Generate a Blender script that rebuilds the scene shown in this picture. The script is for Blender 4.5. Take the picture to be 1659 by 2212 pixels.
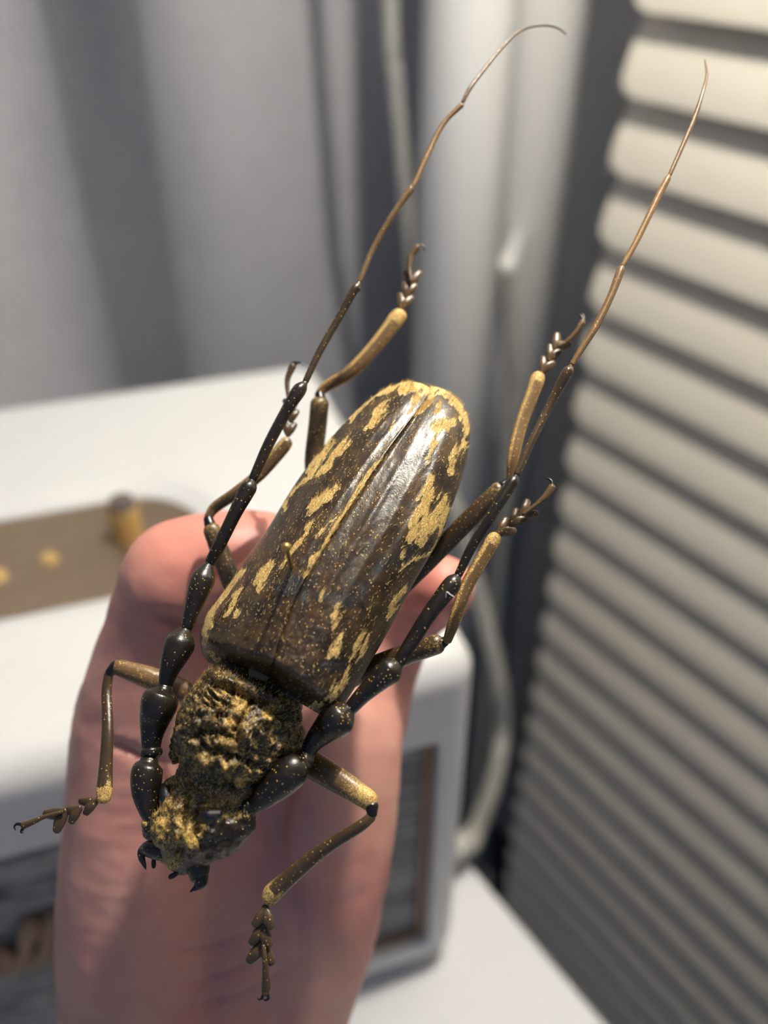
import bpy, bmesh, math, random
import numpy as np
from mathutils import Vector, Matrix

random.seed(3)
np.random.seed(3)
scene = bpy.context.scene
for o in list(bpy.data.objects):
    bpy.data.objects.remove(o)

# ------------------------------------------------------------------ camera
# world: X towards the window wall, Y towards the back wall, Z up, desk top at z = 0
FPX, CX, CY = 1911.0, 829.5, 1106.0
PITCH, YAW = math.radians(36.4), math.radians(35.0)
CAM_H = 0.36
CAM = np.array([0.0, 0.0, CAM_H])
Fh = np.array([math.sin(YAW), math.cos(YAW), 0.0])
C_R = np.array([math.cos(YAW), -math.sin(YAW), 0.0])
C_F = Fh * math.cos(PITCH) + np.array([0, 0, -math.sin(PITCH)])
C_U = Fh * math.sin(PITCH) + np.array([0, 0, math.cos(PITCH)])

cam_data = bpy.data.cameras.new('camera')
cam = bpy.data.objects.new('camera', cam_data)
scene.collection.objects.link(cam)
M = Matrix.Identity(4)
for i in range(3):
    M[i][0], M[i][1], M[i][2], M[i][3] = C_R[i], C_U[i], -C_F[i], CAM[i]
cam.matrix_world = M
cam_data.sensor_fit = 'VERTICAL'
cam_data.sensor_height = 24.0
cam_data.sensor_width = 18.0
cam_data.lens = 24.0 * FPX / 2212.0
cam_data.clip_start = 0.01
cam_data.clip_end = 50
cam_data.dof.use_dof = True
cam_data.dof.focus_distance = 0.1185
cam_data.dof.aperture_fstop = cam_data.lens / 3.0      # 3 mm pupil
scene.camera = cam

# ------------------------------------------------------------------ world, light, exposure
world = bpy.data.worlds.new('world')
scene.world = world
world.use_nodes = True
bg = world.node_tree.nodes['Background']
bg.inputs[0].default_value = (0.46, 0.64, 1.0, 1)
bg.inputs[1].default_value = 0.275
LAMP = np.array([0.212, 0.112, CAM_H + 0.33])
lamp_data = bpy.data.lights.new('lamp_above_desk_offscreen', 'POINT')
lamp_data.energy = 10.6
lamp_data.color = (1.0, 0.945, 0.85)
lamp_data.shadow_soft_size = 0.009
lamp_obj = bpy.data.objects.new('lamp_above_desk_offscreen', lamp_data)
lamp_obj.location = LAMP
scene.collection.objects.link(lamp_obj)
scene.view_settings.view_transform = 'Standard'
scene.view_settings.look = 'None'
scene.view_settings.gamma = 1.0
scene.view_settings.use_curve_mapping = False
scene.view_settings.exposure = 0.10

# ------------------------------------------------------------------ helpers
def ray(px, py):
    return C_F + (px - CX) / FPX * C_R - (py - CY) / FPX * C_U
def at_depth(px, py, d):
    return CAM + ray(px, py) * d
def on_z(px, py, z):
    r = ray(px, py); return CAM + r * ((z - CAM[2]) / r[2])
def on_x(px, py, x):
    r = ray(px, py); return CAM + r * ((x - CAM[0]) / r[0])
def on_y(px, py, y):
    r = ray(px, py); return CAM + r * ((y - CAM[1]) / r[1])
def on_plane(px, py, p, n):
    r = ray(px, py); return CAM + r * (np.dot(p - CAM, n) / np.dot(r, n))
def project(P):
    d = P - CAM
    z = d @ C_F
    return CX + FPX * (d @ C_R) / z, CY - FPX * (d @ C_U) / z, z

def tag(o, label=None, cat=None, group=None, kind=None):
    if label: o['label'] = label
    if cat: o['category'] = cat
    if group: o['group'] = group
    if kind: o['kind'] = kind
    return o
def set_parent(o, p):
    if p is not None:
        bpy.context.view_layer.update()
        o.parent = p
        o.matrix_parent_inverse = p.matrix_world.inverted()
def empty(name, loc):
    o = bpy.data.objects.new(name, None)
    o.location = tuple(loc); o.empty_display_size = 0.02
    scene.collection.objects.link(o)
    bpy.context.view_layer.update()
    return o
def mesh_obj(name, V, F, mat, parent=None, smooth=True, attrs=None):
    me = bpy.data.meshes.new(name)
    me.from_pydata([tuple(map(float, v)) for v in V], [], [tuple(map(int, f)) for f in F])
    if smooth:
        me.polygons.foreach_set('use_smooth', [True] * len(me.polygons))
    if attrs:
        for k, a in attrs.items():
            at = me.attributes.new(k, 'FLOAT', 'POINT')
            at.data.foreach_set('value', np.asarray(a, dtype=np.float32))
    me.update()
    if mat: me.materials.append(mat)
    o = bpy.data.objects.new(name, me)
    scene.collection.objects.link(o)
    set_parent(o, parent)
    return o
def catmull(P, n):
    """dense Catmull-Rom resample of an (k,m) array, n steps per span"""
    P = np.asarray(P, float)
    if len(P) < 3 or n <= 1:
        out = [P[0]]
        for a, b in zip(P[:-1], P[1:]):
            for i in range(1, n + 1): out.append(a + (b - a) * i / n)
        return np.array(out)
    Q = np.vstack([2 * P[0] - P[1], P, 2 * P[-1] - P[-2]])
    out = []
    for i in range(1, len(Q) - 2):
        p0, p1, p2, p3 = Q[i - 1], Q[i], Q[i + 1], Q[i + 2]
        for k in range(n):
            t = k / n
            out.append(0.5 * (2 * p1 + (p2 - p0) * t + (2 * p0 - 5 * p1 + 4 * p2 - p3) * t * t + (3 * p1 - p0 - 3 * p2 + p3) * t ** 3))
    out.append(Q[-2])
    return np.array(out)
def tube_geo(P, R, seg=16, flat=1.0, cap=True, up=None, extra=None):
    """loft of rings along P with radii R; flat squeezes along the view normal; extra: values carried along"""
    P = np.asarray(P, float); R = np.asarray(R, float)
    up = -C_F if up is None else np.asarray(up, float)
    E = np.zeros(len(P)) if extra is None else np.asarray(extra, float)
    T = np.gradient(P, axis=0); T /= np.linalg.norm(T, axis=1)[:, None] + 1e-12
    if cap:
        a = np.linspace(math.pi / 2, 0.25, 5)[:, None] if False else np.array([1.35, 1.0, 0.6, 0.25])
        s = [(P[0] - T[0] * R[0] * math.sin(x) * .9, R[0] * math.cos(x), T[0], E[0]) for x in a]
        e = [(P[-1] + T[-1] * R[-1] * math.sin(x) * .9, R[-1] * math.cos(x), T[-1], E[-1]) for x in a[::-1]]
        P = np.vstack([[q[0] for q in s], P, [q[0] for q in e]])
        T = np.vstack([[q[2] for q in s], T, [q[2] for q in e]])
        R = np.concatenate([[q[1] for q in s], R, [q[1] for q in e]])
        E = np.concatenate([[q[3] for q in s], E, [q[3] for q in e]])
    V, A = [], []
    for p, t, r in zip(P, T, R):
        b = up - t * np.dot(up, t)
        nb = np.linalg.norm(b)
        b = b / nb if nb > 1e-6 else np.cross(t, [0, 0, 1.0])
        a = np.cross(t, b)
        for k in range(seg):
            w = 2 * math.pi * k / seg
            V.append(p + a * r * math.cos(w) + b * r * flat * math.sin(w))
    n = len(P)
    F = []
    for i in range(n - 1):
        for k in range(seg):
            k2 = (k + 1) % seg
            F.append((i * seg + k, i * seg + k2, (i + 1) * seg + k2, (i + 1) * seg + k))
    F.append(tuple(range(seg - 1, -1, -1)))
    F.append(tuple((n - 1) * seg + k for k in range(seg)))
    return np.array(V), F, np.repeat(E, seg)
def join_geo(parts):
    V, F, E, n = [], [], [], 0
    for v, f, e in parts:
        V.append(v); E.append(e); F += [tuple(i + n for i in q) for q in f]; n += len(v)
    return np.vstack(V), F, np.concatenate(E)
def box_geo(lo, hi):
    x0, y0, z0 = lo; x1, y1, z1 = hi
    V = np.array([(x0, y0, z0), (x1, y0, z0), (x1, y1, z0), (x0, y1, z0), (x0, y0, z1), (x1, y0, z1), (x1, y1, z1), (x0, y1, z1)], float)
    F = [(0, 3, 2, 1), (4, 5, 6, 7), (0, 1, 5, 4), (1, 2, 6, 5), (2, 3, 7, 6), (3, 0, 4, 7)]
    return V, F
def bevel(o, w, seg=3):
    m = o.modifiers.new('bevel', 'BEVEL'); m.width = w; m.segments = seg; m.limit_method = 'ANGLE'
    return o
def box(name, lo, hi, mat, parent=None, bev=0.0, rot=None, org=None):
    V, F = box_geo(lo, hi)
    if rot is not None: V = V @ np.array(rot).T + np.array(org)
    o = mesh_obj(name, V, F, mat, parent, smooth=False)
    if bev: bevel(o, bev)
    return o
def remesh(V, F, voxel, smooth=6):
    me = bpy.data.meshes.new('tmp'); me.from_pydata([tuple(map(float, v)) for v in V], [], F)
    o = bpy.data.objects.new('tmp', me); scene.collection.objects.link(o)
    m = o.modifiers.new('r', 'REMESH'); m.mode = 'VOXEL'; m.voxel_size = voxel
    if smooth:
        s = o.modifiers.new('s', 'SMOOTH'); s.factor = 0.6; s.iterations = smooth
    dg = bpy.context.evaluated_depsgraph_get()
    ev = o.evaluated_get(dg)
    me2 = bpy.data.meshes.new_from_object(ev)
    n = len(me2.vertices); W = np.zeros(n * 3); me2.vertices.foreach_get('co', W)
    Fs = [tuple(p.vertices) for p in me2.polygons]
    N = np.zeros(n * 3); me2.vertices.foreach_get('normal', N)
    bpy.data.objects.remove(o); bpy.data.meshes.remove(me); bpy.data.meshes.remove(me2)
    return W.reshape(-1, 3), Fs, N.reshape(-1, 3)
def smoothstep(a, b, x):
    t = np.clip((x - a) / (b - a), 0, 1); return t * t * (3 - 2 * t)
def vnoise(P, seed=0):
    """value noise, P (n,3) in cells, returns 0..1"""
    P = np.asarray(P, float)
    i = np.floor(P).astype(np.int64); f = P - i; f = f * f * (3 - 2 * f)
    def h(a):
        n = (a[:, 0] * 374761393 + a[:, 1] * 668265263 + a[:, 2] * 2147483647 + seed * 974634777) & 0x7fffffff
        n = ((n ^ (n >> 13)) * 1274126177) & 0x7fffffff
        n = n ^ (n >> 16)
        return (n & 0xffff) / 65535.0
    r = 0
    for dx in (0, 1):
        for dy in (0, 1):
            for dz in (0, 1):
                w = (f[:, 0] if dx else 1 - f[:, 0]) * (f[:, 1] if dy else 1 - f[:, 1]) * (f[:, 2] if dz else 1 - f[:, 2])
                r = r + w * h(i + np.array([dx, dy, dz]))
    return r
def fbm(P, oct=3, seed=0):
    r, a, s = 0, 0.5, 0
    for k in range(oct):
        r = r + a * vnoise(P * 2 ** k, seed + k); s += a; a *= 0.5
    return r / s
def seg_dist(X, Y, poly):
    """distance to a polyline and position 0..1 along it, all in dorsal-map units"""
    best = np.full(X.shape, 1e9); pos = np.zeros(X.shape); n = len(poly) - 1
    for k in range(n):
        (x0, y0), (x1, y1) = poly[k], poly[k + 1]
        dx, dy = x1 - x0, y1 - y0
        t = np.clip(((X - x0) * dx + (Y - y0) * dy) / (dx * dx + dy * dy + 1e-9), 0, 1)
        d = np.hypot(X - x0 - t * dx, Y - y0 - t * dy)
        m = d < best
        best[m] = d[m]; pos[m] = ((k + t) / n)[m]
    return best, pos

# ------------------------------------------------------------------ materials
def new_mat(name):
    m = bpy.data.materials.new(name); m.use_nodes = True
    nt = m.node_tree; b = nt.nodes['Principled BSDF']
    return m, nt, b
def node(nt, t, **kw):
    n = nt.nodes.new(t)
    for k, v in kw.items():
        if hasattr(n, k): setattr(n, k, v)
    return n
def lin(c):
    return tuple((x / 255 / 12.92 if x / 255 <= 0.04045 else ((x / 255 + 0.055) / 1.055) ** 2.4) for x in c) + (1.0,)
def noise_tex(nt, scale, detail=3, rough=0.55, stretch=None, coord='Object'):
    tc = node(nt, 'ShaderNodeTexCoord'); n = node(nt, 'ShaderNodeTexNoise')
    n.inputs['Scale'].default_value = scale; n.inputs['Detail'].default_value = detail; n.inputs['Roughness'].default_value = rough
    if stretch:
        mp = node(nt, 'ShaderNodeMapping'); mp.inputs['Scale'].default_value = stretch
        nt.links.new(tc.outputs[coord], mp.inputs['Vector']); nt.links.new(mp.outputs[0], n.inputs['Vector'])
    else:
        nt.links.new(tc.outputs[coord], n.inputs['Vector'])
    return n
def ramp(nt, src, p0, p1, c0=(0, 0, 0, 1), c1=(1, 1, 1, 1)):
    r = node(nt, 'ShaderNodeValToRGB')
    r.color_ramp.elements[0].position = p0; r.color_ramp.elements[0].color = c0
    r.color_ramp.elements[1].position = p1; r.color_ramp.elements[1].color = c1
    nt.links.new(src, r.inputs[0]); return r
def mix(nt, fac, a, b):
    m = node(nt, 'ShaderNodeMix', data_type='RGBA')
    def put(sock, v):
        if hasattr(v, 'links') or isinstance(v, bpy.types.NodeSocket): nt.links.new(v, sock)
        else: sock.default_value = v
    put(m.inputs[0], fac); put(m.inputs[6], a); put(m.inputs[7], b)
    return m.outputs[2]
def math_n(nt, op, a, b=None):
    m = node(nt, 'ShaderNodeMath', operation=op)
    for i, v in enumerate((a, b)):
        if v is None: continue
        if isinstance(v, bpy.types.NodeSocket): nt.links.new(v, m.inputs[i])
        else: m.inputs[i].default_value = v
    return m.outputs[0]
def bump(nt, b, h, strength, dist):
    n = node(nt, 'ShaderNodeBump'); n.inputs['Strength'].default_value = strength; n.inputs['Distance'].default_value = dist
    nt.links.new(h, n.inputs['Height']); nt.links.new(n.outputs[0], b.inputs['Normal'])
def plain(name, c0, c1=None, rough=0.5, scale=20, metal=0.0, bmp=0.0, bdist=0.001, spec=0.5, stretch=None):
    m, nt, b = new_mat(name)
    n = noise_tex(nt, scale, stretch=stretch)
    c1 = c1 or tuple(x * 0.92 for x in c0)
    nt.links.new(mix(nt, n.outputs[0], lin(c0), lin(c1)), b.inputs['Base Color'])
    b.inputs['Roughness'].default_value = rough; b.inputs['Metallic'].default_value = metal
    b.inputs['Specular IOR Level'].default_value = spec
    if bmp: bump(nt, b, n.outputs[0], bmp, bdist)
    return m

# fabric covered wall panel with fine horizontal weave
def mat_fabric(name, c0, c1):
    m, nt, b = new_mat(name)
    n1 = noise_tex(nt, 900, 2, stretch=(0.12, 0.12, 1.0))
    n2 = noise_tex(nt, 900, 2, stretch=(1.0, 1.0, 0.15))
    n3 = noise_tex(nt, 14, 3)
    s = math_n(nt, 'ADD', math_n(nt, 'MULTIPLY', n1.outputs[0], 0.5), math_n(nt, 'MULTIPLY', n2.outputs[0], 0.3))
    s = math_n(nt, 'ADD', s, math_n(nt, 'MULTIPLY', n3.outputs[0], 0.2))
    r = ramp(nt, s, 0.35, 0.65, lin(c0), lin(c1))
    nt.links.new(r.outputs[0], b.inputs['Base Color'])
    b.inputs['Roughness'].default_value = 0.9; b.inputs['Specular IOR Level'].default_value = 0.2
    bump(nt, b, s, 0.5, 0.0008)
    return m
def mat_grille():
    m, nt, b = new_mat('grille cloth')
    tc = node(nt, 'ShaderNodeTexCoord')
    n1 = noise_tex(nt, 260, 2, stretch=(0.25, 0.25, 1.6))
    n2 = noise_tex(nt, 700, 2)
    s = math_n(nt, 'ADD', math_n(nt, 'MULTIPLY', n1.outputs[0], 0.7), math_n(nt, 'MULTIPLY', n2.outputs[0], 0.3))
    r = ramp(nt, s, 0.38, 0.62, lin((74, 77, 80)), lin((156, 157, 154)))
    nt.links.new(r.outputs[0], b.inputs['Base Color']); b.inputs['Roughness'].default_value = 0.85
    bump(nt, b, s, 0.8, 0.001)
    return m
def mat_skin():
    m, nt, b = new_mat('skin')
    n1 = noise_tex(nt, 45, 4, 0.6); n2 = noise_tex(nt, 900, 3)
    at = node(nt, 'ShaderNodeAttribute'); at.attribute_name = 'red'
    c = mix(nt, ramp(nt, n1.outputs[0], 0.35, 0.68).outputs[0], lin((198, 147, 132)), lin((178, 119, 112)))
    c = mix(nt, at.outputs['Fac'], c, lin((190, 100, 84)))
    nt.links.new(c, b.inputs['Base Color'])
    b.inputs['Roughness'].default_value = 0.5
    b.inputs['Subsurface Weight'].default_value = 0.4
    b.inputs['Subsurface Radius'].default_value = (1.0, 0.32, 0.18)
    b.inputs['Subsurface Scale'].default_value = 0.003
    bump(nt, b, n2.outputs[0], 0.15, 0.0004)
    return m
def mat_chitin(name, dark, brown, rough, fleck=0.5, bstr=0.25, spec=0.5, grain=1.0, vscale=2300, gold=((138, 102, 46), (255, 226, 150))):
    """dark chitin with golden pubescence; attributes: gold (pile), tan (pale wood brown), vel (black velvet)"""
    m, nt, b = new_mat(name)
    A = {}
    for k in ('gold', 'tan', 'vel'):
        a = node(nt, 'ShaderNodeAttribute'); a.attribute_name = k; A[k] = a.outputs['Fac']
    n1 = noise_tex(nt, 420, 4, 0.65)
    fine = noise_tex(nt, 5200, 2, 0.6)
    mid = noise_tex(nt, 1700, 3, 0.65)
    base = mix(nt, ramp(nt, n1.outputs[0], 0.34, 0.66).outputs[0], lin(dark), lin(brown))
    base = mix(nt, A['vel'], base, (0.0022, 0.0022, 0.0034, 1))
    tanc = mix(nt, mid.outputs[0], lin((168, 130, 80)), lin((110, 80, 48)))
    base = mix(nt, A['tan'], base, tanc)
    # golden pile: attribute broken up by hair-sized noise
    g = math_n(nt, 'ADD', A['gold'], math_n(nt, 'MULTIPLY', math_n(nt, 'SUBTRACT', mid.outputs[0], 0.5), 0.9 * grain))
    g = math_n(nt, 'ADD', g, math_n(nt, 'MULTIPLY', math_n(nt, 'SUBTRACT', fine.outputs[0], 0.5), 0.8 * grain))
    gm = ramp(nt, g, 0.36, 0.64)
    goldc = mix(nt, ramp(nt, fine.outputs[0], 0.36, 0.66).outputs[0], lin(gold[0]), lin(gold[1]))
    col = mix(nt, gm.outputs[0], base, goldc)
    # single glinting hairs and scales
    tc = node(nt, 'ShaderNodeTexCoord')
    vo = node(nt, 'ShaderNodeTexVoronoi'); vo.inputs['Scale'].default_value = vscale; vo.inputs['Randomness'].default_value = 1
    nt.links.new(tc.outputs['Object'], vo.inputs['Vector'])
    near = ramp(nt, vo.outputs['Distance'], 0.14, 0.26, (1, 1, 1, 1), (0, 0, 0, 1))
    sepc = node(nt, 'ShaderNodeSeparateColor'); nt.links.new(vo.outputs['Color'], sepc.inputs[0])
    pick = ramp(nt, sepc.outputs[0], 1 - fleck - 0.01, 1 - fleck)
    fl = math_n(nt, 'MULTIPLY', near.outputs[0], pick.outputs[0])
    fl = math_n(nt, 'MULTIPLY', fl, math_n(nt, 'SUBTRACT', 1.0, math_n(nt, 'MULTIPLY', A['vel'], 0.6)))
    col = mix(nt, fl, col, lin((206, 166, 84)))
    nt.links.new(col, b.inputs['Base Color'])
    rr = math_n(nt, 'ADD', math_n(nt, 'MULTIPLY', gm.outputs[0], 0.30), rough)
    rr = math_n(nt, 'ADD', rr, math_n(nt, 'MULTIPLY', A['vel'], 0.25))
    nt.links.new(rr, b.inputs['Roughness'])
    nt.links.new(math_n(nt, 'MULTIPLY', gm.outputs[0], 0.18), b.inputs['Metallic'])
    b.inputs['Specular IOR Level'].default_value = spec
    h = math_n(nt, 'ADD', math_n(nt, 'MULTIPLY', mid.outputs[0], 0.6), math_n(nt, 'MULTIPLY', fine.outputs[0], 0.35))
    h = math_n(nt, 'ADD', h, math_n(nt, 'MULTIPLY', gm.outputs[0], 0.3))
    bump(nt, b, h, bstr, 0.00025)
    return m

M_WALL = mat_fabric('grey woven wall panel', (168, 168, 172), (194, 194, 196))
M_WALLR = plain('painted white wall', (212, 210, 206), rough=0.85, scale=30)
M_FLOOR = plain('dark grey floor', (44, 52, 62), rough=0.7, scale=12)
M_DESK = plain('white laminate', (210, 210, 210), (205, 205, 205), rough=0.45, scale=25)
M_WHITE = plain('white vinyl', (206, 206, 204), (201, 201, 199), rough=0.5, scale=60, bmp=0.15, bdist=0.0004)
M_PIPE = plain('white enamel', (243, 241, 236), (239, 237, 231), rough=0.4, scale=8)
M_SLAT = plain('cream painted slat', (220, 212, 196), (215, 207, 191), rough=0.5, scale=30)
M_BRASS = plain('brushed brass', (166, 147, 125), (140, 121, 100), rough=0.38, scale=300, metal=0.85, stretch=(0.05, 1, 1))
M_KNOB = plain('gold knob', (206, 176, 116), (186, 152, 92), rough=0.35, scale=400, metal=0.4)
M_DARKCAP = plain('dark knob cap', (92, 80, 76), rough=0.4)
M_PIPING = plain('gold piping', (138, 110, 84), (112, 88, 66), rough=0.45, metal=0.2)
M_BLACK = plain('black recess', (20, 20, 22), rough=0.8)
M_GRILLE = mat_grille()
M_CABLE = plain('grey cable', (168, 166, 158), rough=0.5)
M_GLASS = plain('night window glass', (26, 30, 40), rough=0.12)
M_PIN = plain('brass pin', (190, 160, 90), (160, 128, 66), rough=0.3, metal=0.8)
M_SKIN = mat_skin()
M_ELYTRA = mat_chitin('elytron chitin', (24, 15, 6), (70, 50, 24), 0.35, fleck=0.45, bstr=0.28, spec=0.7)
M_BODY = mat_chitin('rugose chitin', (16, 12, 8), (52, 38, 20), 0.34, fleck=0.4, bstr=0.5, grain=0.7, gold=((88, 66, 28), (224, 184, 100)))
M_LIMB = mat_chitin('limb chitin', (17, 14, 12), (38, 30, 21), 0.32, fleck=0.42, bstr=0.25, grain=0.6, gold=((118, 90, 46), (222, 184, 110)))
M_EYE = plain('faceted eye', (8, 9, 12), (20, 22, 26), rough=0.15, scale=6000, bmp=0.6, bdist=0.0002)
M_CLAW = plain('black claw', (16, 14, 14), rough=0.3)
M_LAMP = plain('white lamp enamel', (230, 228, 222), rough=0.4)

# ------------------------------------------------------------------ setting
WALL_Y, WALL_X, BLIND_X = 0.60, 0.56, 0.40
FLOOR_Z = -0.74
tag(box('floor', (-2.2, -2.2, FLOOR_Z - .05), (WALL_X + .1, WALL_Y + .1, FLOOR_Z), M_FLOOR), kind='structure')
tag(box('wall_back', (-2.2, WALL_Y, FLOOR_Z), (WALL_X + .1, WALL_Y + .1, 1.9), M_WALL), kind='structure')
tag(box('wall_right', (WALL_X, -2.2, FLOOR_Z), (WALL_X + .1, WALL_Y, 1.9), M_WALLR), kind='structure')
slat_end_y = on_x(1290, 525, BLIND_X)[1]
win = tag(box('window_1', (WALL_X - .012, slat_end_y - 1.30, -0.66), (WALL_X - .006, slat_end_y - .06, 1.2), M_GLASS), kind='structure')
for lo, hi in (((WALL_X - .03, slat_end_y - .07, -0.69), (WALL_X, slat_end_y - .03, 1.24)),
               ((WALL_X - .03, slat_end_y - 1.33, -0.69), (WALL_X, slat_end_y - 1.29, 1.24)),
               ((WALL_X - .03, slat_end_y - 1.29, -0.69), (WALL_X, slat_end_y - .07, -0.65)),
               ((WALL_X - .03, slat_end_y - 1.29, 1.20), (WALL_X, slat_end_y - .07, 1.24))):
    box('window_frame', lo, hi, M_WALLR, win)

# ------------------------------------------------------------------ desk
DESK_X = on_z(1000, 1850, 0)[0]
desk = tag(empty('desk', (-.4, -.1, FLOOR_Z)), 'white laminate desk with a straight edge beside the blind', 'desk')
box('desk_top', (-1.05, -.75, -.025), (DESK_X, WALL_Y - .02, 0), M_DESK, desk, bev=0.0015)
for x in (-1.0, DESK_X - .10):
    for y in (-.70, WALL_Y - .10):
        box('leg', (x, y, FLOOR_Z), (x + .05, y + .05, -.025), M_DESK, desk, bev=0.003)

# ------------------------------------------------------------------ venetian blind
def slat_mesh(w, th, L, r=0.009, crown=0.003):
    q = np.linspace(-w / 2, w / 2, 13)
    V, F = [], []
    for x in q:
        e = max(0.0, abs(x) - (w / 2 - r)); off = r - math.sqrt(max(r * r - e * e, 0))
        z = crown * (1 - (2 * x / w) ** 2)
        for (y, s) in ((-L + off, 1), (-off, 1), (-off, -1), (-L + off, -1)):
            V.append((x, y, z + s * th / 2))
    for i in range(len(q) - 1):
        a, b = i * 4, (i + 1) * 4
        for k in range(4):
            F.append((a + k, a + (k + 1) % 4, b + (k + 1) % 4, b + k))
    F.append((0, 3, 2, 1)); n = (len(q) - 1) * 4; F.append((n, n + 1, n + 2, n + 3))
    me = bpy.data.meshes.new('slat'); me.from_pydata(V, [], F)
    bm = bmesh.new(); bm.from_mesh(me); bmesh.ops.recalc_face_normals(bm, faces=bm.faces); bm.to_mesh(me); bm.free()
    me.materials.append(M_SLAT); return me
PITCH_S = 0.0400
blind = tag(empty('venetian_blind', (BLIND_X, slat_end_y - .6, -0.64)), 'cream venetian blind with tilted wide slats in front of the dark window', 'blind')
sm = slat_mesh(0.0438, 0.0026, 1.2)
z0 = on_x(1290, 525, BLIND_X)[2]          # lower room-side edge of one slat at its far end
TILT = math.radians(68)
bpy.context.view_layer.update()
k = -17
while True:
    z = z0 - k * PITCH_S
    if z < -0.63: break
    o = bpy.data.objects.new('slat', sm); scene.collection.objects.link(o)
    o.location = (BLIND_X + 0.023 * math.cos(TILT), slat_end_y, z + 0.023 * math.sin(TILT))
    o.rotation_euler = (0, -TILT, 0)
    set_parent(o, blind)
    k += 1
ztop = z0 + 17 * PITCH_S
box('head_rail', (BLIND_X - .01, slat_end_y - 1.2, ztop + .05), (BLIND_X + .045, slat_end_y, ztop + .09), M_SLAT, blind, bev=0.003)
for yy in (-.30, -.92):
    for xx in (-.004, .046):
        v, f, e = tube_geo([(BLIND_X + xx, slat_end_y + yy, ztop + .06), (BLIND_X + xx, slat_end_y + yy, -.6)], [.0008] * 2, 6)
        mesh_obj('ladder_cord', v, f, M_SLAT, blind)

# ------------------------------------------------------------------ pipes and cables
def vpipe(name, px_l, px_r, py, dist_y, mat, label, ztop=1.6, zbot=FLOOR_Z, tilt=0.0):
    a = on_y(px_l, py, dist_y); b = on_y(px_r, py, dist_y)
    # radius from the apparent half-width at that distance
    c = (a + b) / 2; d = np.dot(c - CAM, C_F); r = (px_r - px_l) / 2 * d / FPX
    v, f, e = tube_geo([(c[0], c[1], zbot), (c[0], c[1], ztop)], [r, r], 48, cap=False)
    o = mesh_obj(name, v, f, mat)
    o['category'] = 'pipe'; o['label'] = label
    return o, c, r
p1, c1, r1 = vpipe('riser_pipe', 905, 1098, 300, 0.425, M_PIPE, 'thick white riser pipe standing nearer the speaker in the corner')
p2, c2, r2 = vpipe('riser_pipe', 1060, 1232, 300, 0.475, M_PIPE, 'thick white riser pipe half hidden, next to the slat ends')
for pp, cc, rr in ((p1, c1, r1), (p2, c2, r2)):
    v, f, e = tube_geo([(cc[0], cc[1], FLOOR_Z), (cc[0], cc[1], FLOOR_Z + .02)], [rr + .008] * 2, 40, cap=False)
    mesh_obj('floor_collar', v, f, M_PIPE, pp)
def cable(name, pts, r, label, mat=M_CABLE):
    P = catmull(np.array(pts), 8)
    v, f, e = tube_geo(P, [r] * len(P), 12)
    return tag(mesh_obj(name, v, f, mat), label, 'cable')
cy = 0.455
A = on_y(838, -120, cy); B = on_y(852, 150, cy); C = on_y(872, 380, cy); D = on_y(893, 620, cy); E_ = on_y(905, 900, cy)
cable('wall_cable', [A + np.array([-.02, 0, .45]), A, B, C, D, E_, E_ + np.array([0.004, 0, -.5])], 0.0045, 'thin pale cable hanging down behind the thick pipe')
cable('thin_hose', [on_y(1094, 575, .415), on_y(1100, 750, .415), on_y(1103, 900, .415), on_y(1100, 1000, .415) * np.array([1, 1, 0]) + np.array([0, 0, -.2]), on_y(1100, 1000, .415) * np.array([1, 1, 0]) + np.array([0, 0, FLOOR_Z + .005])], 0.0050, 'grey hose running down between the two white pipes')
hz_ = on_y(1094, 575, .415)
hd = np.array([hz_[0] - c2[0], hz_[1] - c2[1], 0]); hl = np.linalg.norm(hd); hd /= hl
v, f, e = tube_geo([np.array([c2[0], c2[1], hz_[2]]) + hd * (r2 + .005), hz_], [.0045, .0065], 14)
mesh_obj('hose_clip', v, f, M_PIPE, bpy.data.objects['thin_hose'])

# ------------------------------------------------------------------ loudspeaker
SA = math.radians(-17)                      # turned a little against the wall
SW = np.array([math.cos(SA), math.sin(SA), 0]); SD = np.array([-math.sin(SA), math.cos(SA), 0]); SZ = np.array([0, 0, 1.0])
SROT = np.array([SW, SD, SZ]).T
corner = on_z(985, 2080, 0.0)               # front right bottom corner
W_, D_, H_ = 0.305, 0.20, 0.170
FOOT = 0.006
sorg = corner - SW * W_ + SZ * FOOT         # local origin: front left bottom
def S(x, y, z): return sorg + SW * x + SD * y + SZ * z
def loc_of(p):
    d = p - sorg; return np.array([d @ SW, d @ SD, d @ SZ])
spk = tag(empty('loudspeaker', S(W_ / 2, D_ / 2, -FOOT)), 'white retro loudspeaker with dark woven grille and brass control strip on top', 'speaker')
def sobj(name, V, F, mat, parent, smooth=False, bev=0):
    V = np.array(V) @ SROT.T + sorg
    o = mesh_obj(name, V, F, mat, parent, smooth)
    if bev: bevel(o, bev, 4)
    return o
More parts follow.
